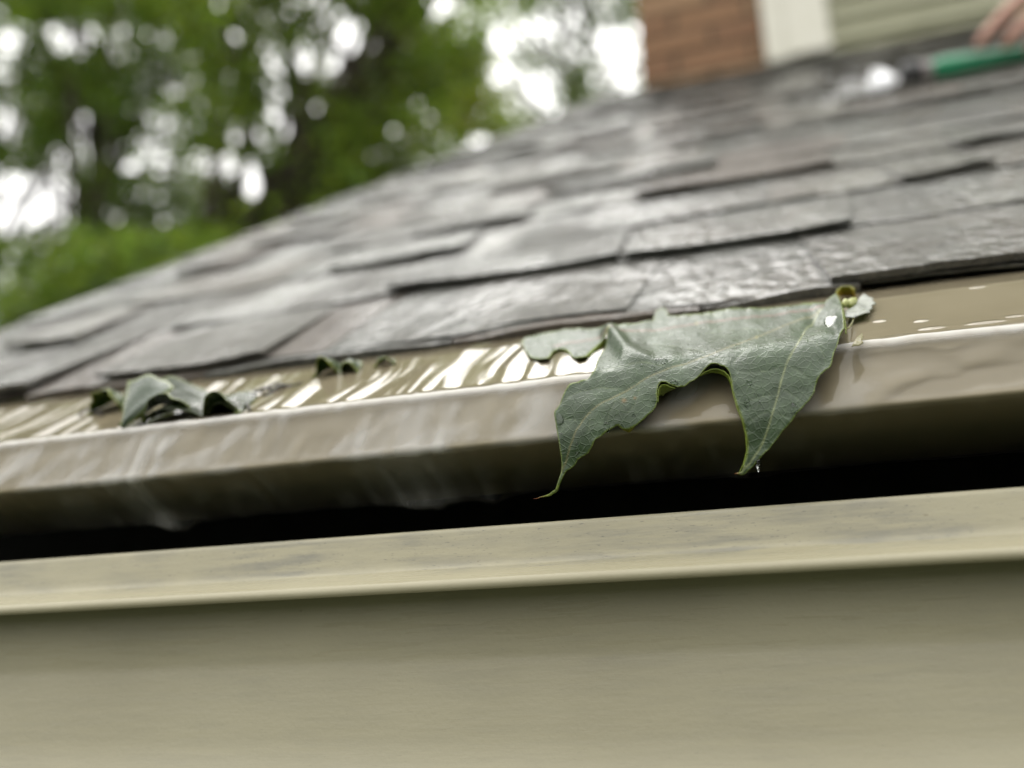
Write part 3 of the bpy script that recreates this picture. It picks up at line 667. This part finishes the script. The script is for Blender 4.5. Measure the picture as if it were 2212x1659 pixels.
# droplets on the leaf
def dome(name, p8, rx, ry, hgt, label, group):
    c = np.array(p8, float); nr, na = 5, 14; V, F = [], []
    Q, H = [], []
    for i in range(nr):
        f = (i + 1) / nr
        for k in range(na):
            an = 2 * math.pi * k / na; wob = 1 + 0.12 * math.sin(3 * an + p8[0])
            q = c + np.array([rx * math.cos(an), ry * math.sin(an)]) * f * wob
            Q.append(q); H.append(hgt * math.sqrt(max(0, 1 - f * f)) - (0.0002 if i == nr - 1 else 0))
    Q.append(c); H.append(hgt); Q = np.array(Q)
    V = list(leaf_surface(z8(Q))[0] + e2 * (leaf_relief(Q)[0] + np.array(H))[:, None])
    for i in range(nr - 1):
        for k in range(na): F.append((i * na + k, i * na + (k + 1) % na, (i + 1) * na + (k + 1) % na, (i + 1) * na + k))
    for k in range(na): F.append((len(V) - 1, (k + 1) % na, k))
    F.append(tuple((nr - 1) * na + k for k in range(na)))
    bm_ = bmesh.new(); vs_ = [bm_.verts.new(tuple(q)) for q in V]
    for f in F: bm_.faces.new([vs_[i] for i in f])
    bmesh.ops.recalc_face_normals(bm_, faces=bm_.faces[:])
    o = from_bm(name, bm_, M['drop'], smooth=True); tag(o, label, "droplet", group); return o
for q, rx, ry, hh in (((1368, 802), 19, 19, 0.0016), ((1380, 668), 16, 12, 0.0012), ((1440, 792), 9, 9, 0.0008), ((1648, 838), 20, 28, 0.0016), ((852, 540), 38, 11, 0.001), ((525, 938), 17, 20, 0.0014), ((735, 572), 12, 7, 0.0007),
                      ((800, 578), 11, 7, 0.0007), ((254, 1010), 13, 26, 0.0014), ((346, 1078), 12, 32, 0.0014), ((1494, 1008), 9, 10, 0.0008), ((930, 682), 24, 9, 0.001), ((684, 872), 9, 7, 0.0007), ((1420, 735), 14, 5, 0.0006), ((280, 1080), 7, 12, 0.0008)):
    dome("water_droplet", q, rx * 1.15, ry * 1.15, hh * 1.5, "clear water droplet beaded on the large draped leaf", "droplets on the large leaf")
dome("water_puddle", (1862, 285), 50, 28, 0.0010, "pool of clear water caught in the curled corner of the large leaf", None)
dome("water_puddle", (240, 885), 24, 42, 0.0012, "dark wet patch on the drooping lobe's outer edge of the large leaf", None)
dome("water_drip", (1435, 1160), 14, 40, 0.0016, "hanging drip under the pointed tip of the drooping leaf lobe", None)

# ================================================================== smaller leaves and litter lying in the film
def hood_point(x, v, h=0.0):
    """x along the gutter, v metres up the front slope from the nose, h above it"""
    p = N_ + dirn * v + nrm * h; return np.array([x, p[0], ZC + p[1]])
def hood_x(px, py, v, h=0.0):
    p = N_ + dirn * v + nrm * h; r = ray(px, py); return r[0] * p[0] / r[1]
def arch_leaf(name, x0, x1, v0, v1, arches, label, seed, nu=70, nv=36, tones=((0.085, 0.12, 0.075), (0.28, 0.34, 0.05)), cat="leaf", ragged=0.35, lift=0.0012, tilt=0.0):
    """a thin limp sheet on the slope whose lower margin buckles up in arches; arches: (centre 0-1, halfwidth, height, reach)"""
    u = np.linspace(0, 1, nu); v = np.linspace(0, 1, nv); U, Vv = np.meshgrid(u, v, indexing='ij')
    front = v0 + (v1 - v0) * (0.06 + ragged * 0.35 * np.abs(vnoise(u * 7, u * 0 + seed, seed)))
    back = v1 - (v1 - v0) * (ragged * 0.5 * np.abs(vnoise(u * 5, u * 0 + 3, seed + 1)) + 0.9 * np.abs(2 * u - 1) ** 5)
    S_ = front[:, None] + (back - front)[:, None] * Vv
    Hh = lift + 0.0009 * vnoise(U * 6, Vv * 5, seed + 2) + 0.0004 * vnoise(U * 18, Vv * 14, seed + 3)
    Hh = Hh + tilt * (S_ - v0) * sstep(0.42, 0.06, U)
    for c, hw, hg, rc in arches:
        b_ = np.clip(1 - ((U - c) / hw) ** 2, 0, 1); Hh = Hh + hg * b_ ** 0.8 * np.exp(-(Vv / rc) ** 2)
        S_ = S_ - 0.25 * hg * b_ * np.exp(-(Vv / rc) ** 2)
    Xx = x0 + (x1 - x0) * (U + 0.03 * vnoise(U * 4, Vv * 4, seed + 5))
    P = N_[None, None] + dirn * S_[..., None] + nrm * Hh[..., None]
    V = np.stack([Xx, P[..., 0], P[..., 1] + ZC], -1).reshape(-1, 3)
    o = grid_mesh(name, V, nu, nv, M['wetleaf'])
    rim_ = np.clip(np.exp(-(Vv / 0.05) ** 2) + np.exp(-((1 - Vv) / 0.04) ** 2) + np.exp(-(np.minimum(U, 1 - U) / 0.02) ** 2), 0, 1).reshape(-1, 1)
    color_attr(o, np.array(tones[0]) * (1 - rim_) + np.array(tones[1]) * rim_)
    sm_ = o.modifiers.new("thickness", 'SOLIDIFY'); sm_.thickness = 0.00035
    tag(o, label, cat); return o
xa, xb = hood_x(262, 925, 0.006), hood_x(545, 870, 0.02)
crumpled = arch_leaf("crumpled_leaf", xa, xb, 0.004, 0.052, [(0.40, 0.20, 0.0150, 0.22), (0.83, 0.16, 0.0115, 0.24)],
          "crumpled dark green leaf sunk in the water, two arched folds facing outward", 61, tones=((0.075, 0.10, 0.06), (0.16, 0.20, 0.04)), tilt=0.5)
shade_sheet = arch_leaf("arch_shade_sheet", xa + (xb - xa) * 0.17, xa + (xb - xa) * 0.98, 0.007, 0.030, [(0.3, 0.3, 0.0075, 0.9), (0.82, 0.17, 0.006, 0.9)], None, 66, 40, 16, ((0.035, 0.052, 0.016), (0.06, 0.08, 0.02)), None)  # dark sheet added to paint the shade inside the arch hollows
shade_sheet.parent = crumpled
# its pointed lobe stands up and droops to the nose
le = [(268, 0.031, 0.0190), (267, 0.022, 0.0150), (268, 0.012, 0.0090), (270, 0.001, 0.0030)]
re_ = [(352, 0.036, 0.0160), (372, 0.028, 0.0120), (322, 0.013, 0.0080), (274, 0.000, 0.0026)]
tv = np.linspace(0, 3, 22); tu = np.linspace(0, 1, 12); TV = []
for t_ in tv:
    L_ = [np.interp(t_, range(4), [q[k] for q in le]) for k in range(3)]; R2 = [np.interp(t_, range(4), [q[k] for q in re_]) for k in range(3)]
    for u_ in tu:
        px_, v_, h_ = [L_[k] * (1 - u_) + R2[k] * u_ for k in range(3)]; h_ += 0.0022 * math.sin(u_ * math.pi) - 0.0008 * math.sin(u_ * 9 + t_ * 2)
        TV.append(hood_point(hood_x(px_, 870, v_, h_), v_, h_))
dt = grid_mesh("drooping_tip", np.array(TV), len(tv), len(tu), M['wetleaf']); dt.parent = crumpled
uu = np.tile(tu, len(tv)); tt = np.repeat(tv, len(tu)) / 3; er = np.clip(np.exp(-(uu / 0.06) ** 2) + np.exp(-((1 - uu) / 0.06) ** 2) + np.exp(-(tt / 0.05) ** 2), 0, 1)[:, None]
color_attr(dt, np.array((0.085, 0.12, 0.075)) * (1 - er) + np.array((0.26, 0.32, 0.06)) * er)
sm_ = dt.modifiers.new("thickness", 'SOLIDIFY'); sm_.thickness = 0.00035
xa2 = hood_x(205, 850, 0.045); xb2 = hood_x(285, 830, 0.045)
arch_leaf("curled_leaf", xa2, xb2, 0.040, 0.066, [(0.62, 0.36, 0.0125, 0.6), (0.25, 0.2, 0.006, 0.6)], "small yellow-green curled leaf standing up behind the crumpled leaf", 71, 40, 24, ((0.08, 0.12, 0.03), (0.34, 0.38, 0.04)))
xa3, xb3 = hood_x(683, 775, 0.062), hood_x(775, 760, 0.062)
arch_leaf("curled_leaf", xa3, xb3, 0.060, 0.084, [(0.28, 0.26, 0.0105, 0.6), (0.80, 0.2, 0.007, 0.6)], "small curled leaf with two humps resting where shingles meet the cover", 81, 40, 24, ((0.06, 0.10, 0.03), (0.34, 0.38, 0.04)))
xa4, xb4 = hood_x(815, 770, 0.070), hood_x(855, 765, 0.070)
arch_leaf("leaf_tip", xa4, xb4, 0.067, 0.078, [(0.5, 0.45, 0.0045, 0.6)], "tiny green leaf tip poking up beside the two-humped curled leaf", 91, 20, 12, ((0.06, 0.10, 0.03), (0.34, 0.38, 0.04)))
# dark wet twigs caught around the small leaves
for px, py, v, ln, an in ((590, 795, 0.045, 0.018, 0.5), (600, 800, 0.042, 0.016, 1.2), (575, 790, 0.046, 0.014, -0.4), (615, 785, 0.05, 0.022, 0.2), (200, 868, 0.045, 0.014, 0.6), (220, 875, 0.04, 0.010, -0.3), (540, 872, 0.015, 0.012, -0.9)):
    xx = hood_x(px, py, v); bm = bmesh.new()
    pts = [hood_point(xx + (f - .5) * ln * math.cos(an), v + (f - .5) * ln * math.sin(an), 0.0018 + 0.0012 * math.sin(f * 7 + px)) for f in np.linspace(0, 1, 7)]
    tube(bm, pts, [0.0003, 0.0006, 0.0007, 0.0006, 0.0007, 0.0005, 0.0003], 6)
    o = from_bm("twig", bm, M['twig'], smooth=True); tag(o, "thin dark wet twig caught in the water film beside the small leaves", "twig", "twigs in the water film")

# ================================================================== hand, nozzle and spray
DN = 1.58
tip = at_depth(1950, 166, DN + 0.02); rear = at_depth(2330, 96, DN - 0.03)
ax = Vector(rear - tip); Ln = ax.length; ax.normalize()
noz = empty("hose_nozzle", tuple(tip + (rear - tip) * 0.5))
tag(noz, "green plastic hose nozzle with black tip held just above the roof", "hose nozzle")
def lathe(name, prof, mat, n=28):
    bm = bmesh.new(); T = Vector(tip); a = ax.orthogonal().normalized(); b = ax.cross(a); rings = []
    for d, r in prof: rings.append([bm.verts.new(T + ax * d + (a * math.cos(2 * math.pi * k / n) + b * math.sin(2 * math.pi * k / n)) * r) for k in range(n)])
    for r0, r1 in zip(rings, rings[1:]):
        for k in range(n): bm.faces.new((r0[k], r0[(k + 1) % n], r1[(k + 1) % n], r1[k]))
    bm.faces.new(rings[0][::-1]); bm.faces.new(rings[-1])
    bmesh.ops.recalc_face_normals(bm, faces=bm.faces[:])
    return adopt(from_bm(name, bm, mat, smooth=True), noz)
lathe("spray_tip", [(-0.004, 0.012), (0.0, 0.022), (0.014, 0.025), (0.026, 0.022), (0.029, 0.014)], M['black'])
lathe("collar", [(0.027, 0.013), (0.030, 0.0185), (0.042, 0.0185), (0.046, 0.014)], M['greyplastic'])
lathe("barrel", [(0.044, 0.013), (0.050, 0.0185), (0.07, 0.0205), (0.10, 0.0195), (0.13, 0.0165), (0.17, 0.0145), (0.22, 0.0150), (0.26, 0.016), (Ln, 0.014)], M['green'])
lathe("coupling", [(Ln - 0.002, 0.012), (Ln + 0.001, 0.018), (Ln + 0.026, 0.018), (Ln + 0.03, 0.012)], M['black'])
dn_ = Vector(UP) * -1
bm = bmesh.new(); T = Vector(tip)
tube(bm, [T + ax * 0.024 + dn_ * 0.012, T + ax * 0.05 + dn_ * 0.021, T + ax * 0.10 + dn_ * 0.024, T + ax * 0.16 + dn_ * 0.021, T + ax * 0.22 + dn_ * 0.018], [0.007, 0.008, 0.007, 0.007, 0.006], 10)
adopt(from_bm("trigger", bm, M['black'], smooth=True), noz)
bm = bmesh.new(); R0 = Vector(rear)
tube(bm, [R0 + ax * 0.028, R0 + ax * 0.12, R0 + ax * 0.25 + Vector((0, 0, -0.03)), R0 + ax * 0.42 + Vector((0.05, 0.0, -0.10)), R0 + ax * 0.6 + Vector((0.12, -0.05, -0.17))], [0.0105] * 5, 12)
tag(from_bm("garden_hose", bm, M['green'], smooth=True), "green garden hose running back from the hand-held nozzle", "hose")
# spray: a burst of drops from the tip to the roof
spray_v, spray_f = [], []
def octa(c, r, st):
    k = len(spray_v); d = st * (r * 2.2); a = st.orthogonal().normalized(); b = st.cross(a)
    for q in (d, -d, a * r, -a * r, b * r, -b * r): spray_v.append(tuple(c + q))
    for f in ((0, 2, 4), (0, 4, 3), (0, 3, 5), (0, 5, 2), (1, 4, 2), (1, 3, 4), (1, 5, 3), (1, 2, 5)): spray_f.append(tuple(k + i for i in f))
hit = Vector(roof_pt(*[0, 0])) ; aim = Vector(at_depth(1900, 181, DN + 0.02)) - T; aim.normalize()
for _ in range(2600):
    f = random.random() ** 0.8; dirv = (aim + Vector((random.gauss(0, 1), random.gauss(0, 1), random.gauss(0, 1))) * 0.16).normalized()
    c = T + dirv * (0.003 + 0.048 * f); octa(c, random.uniform(0.0014, 0.0030), dirv)
for _ in range(500):
    f = random.random(); dirv = (aim + Vector((random.gauss(0, 1), random.gauss(0, 1), random.gauss(0, 1))) * 0.2).normalized()
    c = T + dirv * (0.05 + 0.16 * f) + Vector((0, 0, -0.10 * f * f)); octa(c, random.uniform(0.0005, 0.0012), dirv)
sp = mesh("water_spray", spray_v, spray_f, M['foam_glint']); tag(sp, kind='stuff')

def skin_mesh(name, verts, edges, radii, root, mat, sub=2):
    me = bpy.data.meshes.new(name); me.from_pydata([tuple(map(float, v)) for v in verts], edges, []); me.update()
    o = bpy.data.objects.new(name, me); col.objects.link(o)
    sk = o.modifiers.new("skin", 'SKIN'); sk.use_smooth_shade = True
    for i, r in enumerate(radii):
        me.skin_vertices[0].data[i].radius = (r, r) if not isinstance(r, tuple) else r
    me.skin_vertices[0].data[root].use_root = True
    sb = o.modifiers.new("sub", 'SUBSURF'); sb.levels = sub; sb.render_levels = sub
    me.materials.append(mat); return o
def HPt(px, py, dd): return at_depth(px, py, DN + dd)
hv = [HPt(2480, -150, -0.02), HPt(2400, -92, -0.02), HPt(2330, -45, -0.025),            # wrist, palm base, palm
      HPt(2262, -42, -0.022), HPt(2180, 20, -0.025), HPt(2130, 74, -0.024), HPt(2108, 104, -0.018),   # index finger lying on the barrel
      HPt(2285, -2, -0.03), HPt(2222, 40, -0.05), HPt(2182, 82, -0.05), HPt(2172, 104, -0.036),       # middle
      HPt(2310, 25, -0.03), HPt(2268, 62, -0.055), HPt(2232, 96, -0.055), HPt(2222, 114, -0.04),      # ring
      HPt(2345, 40, -0.03), HPt(2318, 78, -0.055), HPt(2288, 104, -0.052), HPt(2280, 120, -0.04),     # little
      HPt(2370, -70, 0.01), HPt(2320, -20, 0.03), HPt(2268, 30, 0.04), HPt(2225, 62, 0.035)]          # thumb on the far side
he = [(0, 1), (1, 2), (2, 3), (3, 4), (4, 5), (5, 6), (2, 7), (7, 8), (8, 9), (9, 10), (2, 11), (11, 12), (12, 13), (13, 14), (2, 15), (15, 16), (16, 17), (17, 18), (1, 19), (19, 20), (20, 21), (21, 22)]
hr = [0.028, 0.030, 0.028, 0.0135, 0.0115, 0.0100, 0.0078, 0.0135, 0.0115, 0.0100, 0.0078, 0.0130, 0.0108, 0.0095, 0.0075, 0.0115, 0.0095, 0.0085, 0.0068, 0.0150, 0.0125, 0.0108, 0.0085]
ext = [HPt(2760, -330, 0.0), HPt(3100, -520, 0.05)]
hv += ext; he += [(0, 23), (23, 24)]; hr += [0.036, 0.042]
person = empty("person", tuple(HPt(2480, -150, -0.02)))
tag(person, "bare hand of a person gripping the green hose nozzle", "person")
adopt(skin_mesh("hand", hv, he, hr, 1, M['skin']), person)
bm = bmesh.new(); e0, e1 = Vector(HPt(2800, -350, 0.0)), Vector(HPt(3120, -530, 0.055))
tube(bm, [e0, e0.lerp(e1, .05), e0.lerp(e1, .4), e0.lerp(e1, .8), e1], [0.045, 0.050, 0.054, 0.058, 0.06], 16, cap=False)
o = from_bm("sleeve", bm, M['cloth'], smooth=True); adopt(o, person)

# ================================================================== trees beyond the roof edge
GAPS = [(60, 430, 110, 62, 1), (25, 270, 30, 40, .8), (10, 470, 50, 40, 1), (190, 280, 40, 45, .9), (150, 330, 60, 30, .8), (260, 330, 30, 30, .8), (300, 355, 60, 20, .5), (150, 80, 55, 28, .9), (240, 85, 30, 22, .8), (20, 85, 40, 40, .6), (25, 180, 25, 30, .6),
        (760, 90, 45, 55, 1), (845, 90, 40, 30, .95), (740, 150, 50, 28, .9), (840, 160, 22, 18, .8), (630, 205, 45, 30, .6), (650, 130, 40, 28, .5), (530, 290, 48, 22, .9), (460, 350, 60, 28, .7), (530, 370, 30, 25, .8), (660, 340, 45, 60, .8), (630, 270, 40, 35, .8), (690, 250, 30, 40, .7),
        (570, 415, 40, 60, .7), (660, 480, 45, 22, .9), (630, 560, 22, 25, .9), (815, 260, 25, 22, .6), (870, 290, 40, 28, .6), (1080, 90, 42, 26, .9), (1180, 60, 58, 28, .8), (1310, 80, 44, 26, .8), (1270, 15, 50, 14, .7), (1350, 110, 20, 30, .8), (1080, 160, 35, 40, .8), (1160, 200, 28, 36, .9), (1330, 130, 30, 35, .6),
        (1350, 215, 55, 25, .9), (1220, 260, 60, 22, .8), (1010, 330, 28, 28, .8), (925, 355, 40, 22, .7), (880, 510, 30, 16, .3), (1090, 330, 30, 25, .4), (1120, 230, 30, 30, .5), (950, 0, 60, 16, .8), (1000, 20, 40, 15, .7), (180, 640, 36, 20, .6), (90, 570, 40, 20, .5), (1170, 290, 25, 50, .6), (700, 0, 30, 20, .5)]
for _ in range(150): GAPS.append((random.uniform(-100, 1380), random.uniform(-20, 640), random.uniform(9, 19), random.uniform(8, 16), random.uniform(0.85, 1)))
def gap_at(x, y):
    g_ = 0.0
    for cx_, cy_, rx, ry, a in GAPS:
        q = ((x - cx_) / rx) ** 2 + ((y - cy_) / ry) ** 2
        if q < 1.0: g_ = max(g_, a)
        elif q < 1.6: g_ = max(g_, a * 0.45)
    return g_
TREES = [  # name, label, distance, trunk pixels from crown down, leaf tint, pixel x-range of the crown, trunk radius, leaf size
    dict(lab="tall tree with a dark trunk leaning up behind the roof edge", d=9.0, trunk=[(930, -60), (860, 70), (700, 290), (560, 460), (470, 620)], tint=(0.165, 0.275, 0.062), xr=(380, 1130), r=0.17),
    dict(lab="leafy tree with an upright slender trunk beside the leaning one", d=11.0, trunk=[(235, -80), (225, 200), (205, 400), (195, 600)], tint=(0.155, 0.270, 0.068), xr=(-40, 520), r=0.13),
    dict(lab="sparse tree with thin twigs standing in front of the bright sky", d=15.0, trunk=[(1290, -60), (1270, 100), (1240, 300)], tint=(0.140, 0.245, 0.062), xr=(820, 1500), r=0.12),
    dict(lab="yellow-green tree filling in low behind the sloping roof edge", d=13.0, trunk=[(980, 200), (975, 330), (960, 520)], tint=(0.185, 0.260, 0.048), xr=(620, 1180), r=0.13),
    dict(lab="broad tree at the outer end of the row behind the eaves", d=12.0, trunk=[(-160, -60), (-150, 300), (-140, 620)], tint=(0.135, 0.240, 0.062), xr=(-420, 260), r=0.16),
    dict(lab="low bushy tree with fine leaves nearest the roof corner", d=7.5, trunk=[(330, 500), (320, 600), (310, 720)], tint=(0.130, 0.225, 0.058), xr=(-60, 620), r=0.09)]
rs = random.Random(5)
GM = np.zeros((190, 460)); gyy, gxx = np.mgrid[0:190, 0:460]; gxx = gxx * 5.0 - 500; gyy = gyy * 5.0 - 100     # where the crowns thin out
for cx_, cy_, rx, ry, a in GAPS:
    q = ((gxx - cx_) / rx) ** 2 + ((gyy - cy_) / ry) ** 2; GM = np.maximum(GM, a * np.clip(2.2 - q * 2.0, 0, 1))
def gap_of(c):
    px_, py_, d_ = project(np.array(c)); i, j = int((py_ + 100) / 5), int((px_ + 500) / 5)
    return float(GM[i, j]) if 0 <= i < 190 and 0 <= j < 460 else 0.0
def leaf_quads(center, n, spread, size, tint, VV, FF, CC):
    for _ in range(n):
        while True:
            q = Vector((rs.uniform(-1, 1), rs.uniform(-1, 1), rs.uniform(-1, 1)))
            if q.length < 1: break
        c = center + Vector((q.x * spread * 1.25, q.y * spread * 1.25, q.z * spread * 0.8))
        if rs.random() < gap_of(c): continue
        a = Vector((rs.gauss(0, 1), rs.gauss(0, 1), rs.gauss(0, 0.5))).normalized(); b = a.cross(Vector((rs.gauss(0, .6), rs.gauss(0, .6), 1))).normalized()
        l = size * rs.uniform(0.7, 1.25); w_ = l * 0.62; k = len(VV)
        bend = Vector((0, 0, -0.15 * l))
        VV += [tuple(c), tuple(c + a * l * .5 + b * w_ * .5), tuple(c + a * l + bend), tuple(c + a * l * .5 - b * w_ * .5)]
        FF.append((k, k + 1, k + 2, k + 3)); j = rs.uniform(0.6, 1.35); y_ = rs.uniform(0.9, 1.25)
        CC += [(tint[0] * j * y_, tint[1] * j, tint[2] * j)] * 4
for ti, T_ in enumerate(TREES):
    d0 = T_['d']; base_p = at_depth(*T_['trunk'][-1], d0); gb = np.array([base_p[0], base_p[1], 0.0])
    tree = empty("tree", tuple(gb)); tag(tree, T_['lab'], "tree", "trees beyond the roof edge")
    tp = [at_depth(x, y, d0) for x, y in T_['trunk']][::-1]
    gbot = tp[0] + (tp[0] - tp[1]) * 0.35; pts = [np.array([gbot[0], gbot[1], 0.0])] + [np.array([gbot[0], gbot[1], max(0.8, gbot[2] * 0.6)])] + tp
    n = len(pts); bm = bmesh.new(); R = T_['r']
    tube(bm, pts, [R * (1.25 - 0.95 * k / (n - 1)) for k in range(n)], 12)
    x0_, x1_ = T_['xr']; clumps = []
    ylo = 640 if ti not in (2,) else 420
    yhi = (-190 if ti in (0, 2) else -90) if ti not in (3, 5) else (150 if ti == 3 else 520)
    for _ in range(int(560 * (ylo - yhi) / 710) if yhi < 0 else 560):
        px_, py_ = rs.uniform(x0_, x1_), rs.uniform(yhi, ylo + (180 if ti in (4, 5) else 0))
        if rs.random() < gap_at(px_, py_) * 1.02: continue
        edge_ = min(px_ - x0_, x1_ - px_) / (x1_ - x0_)
        if rs.random() > 0.35 + edge_ * 3: continue
        if ti in (3, 5) and rs.random() < (0.35 if ti == 3 else 0.55): continue
        clumps.append(Vector(at_depth(px_, py_, d0 + rs.uniform(-1.4, 1.6))))
    for c in clumps[::6]:
        k = rs.randrange(1, n - 1); f = rs.random(); st_ = Vector(pts[k] + (pts[k + 1] - pts[k]) * f)
        if st_.z > c.z: st_ = Vector(pts[2])
        mid = st_.lerp(c, 0.5) + Vector((rs.uniform(-.2, .2), rs.uniform(-.2, .2), rs.uniform(-.1, .3)))
        tube(bm, [st_, mid, c], [R * 0.32, R * 0.2, 0.012], 6)
    tk = from_bm("trunk", bm, M['bark'], smooth=True); adopt(tk, tree)
    VV, FF, CC = [], [], []
    for c in clumps:
        j = rs.uniform(0.5, 1.4); leaf_quads(c, 46, rs.uniform(0.16, 0.34) * (d0 / 10), 0.105 * (d0 / 11) ** .5, tuple(q * j for q in T_['tint']), VV, FF, CC)
    cr = mesh("crown", VV, FF, M['tree']); adopt(cr, tree); color_attr(cr, np.array(CC))
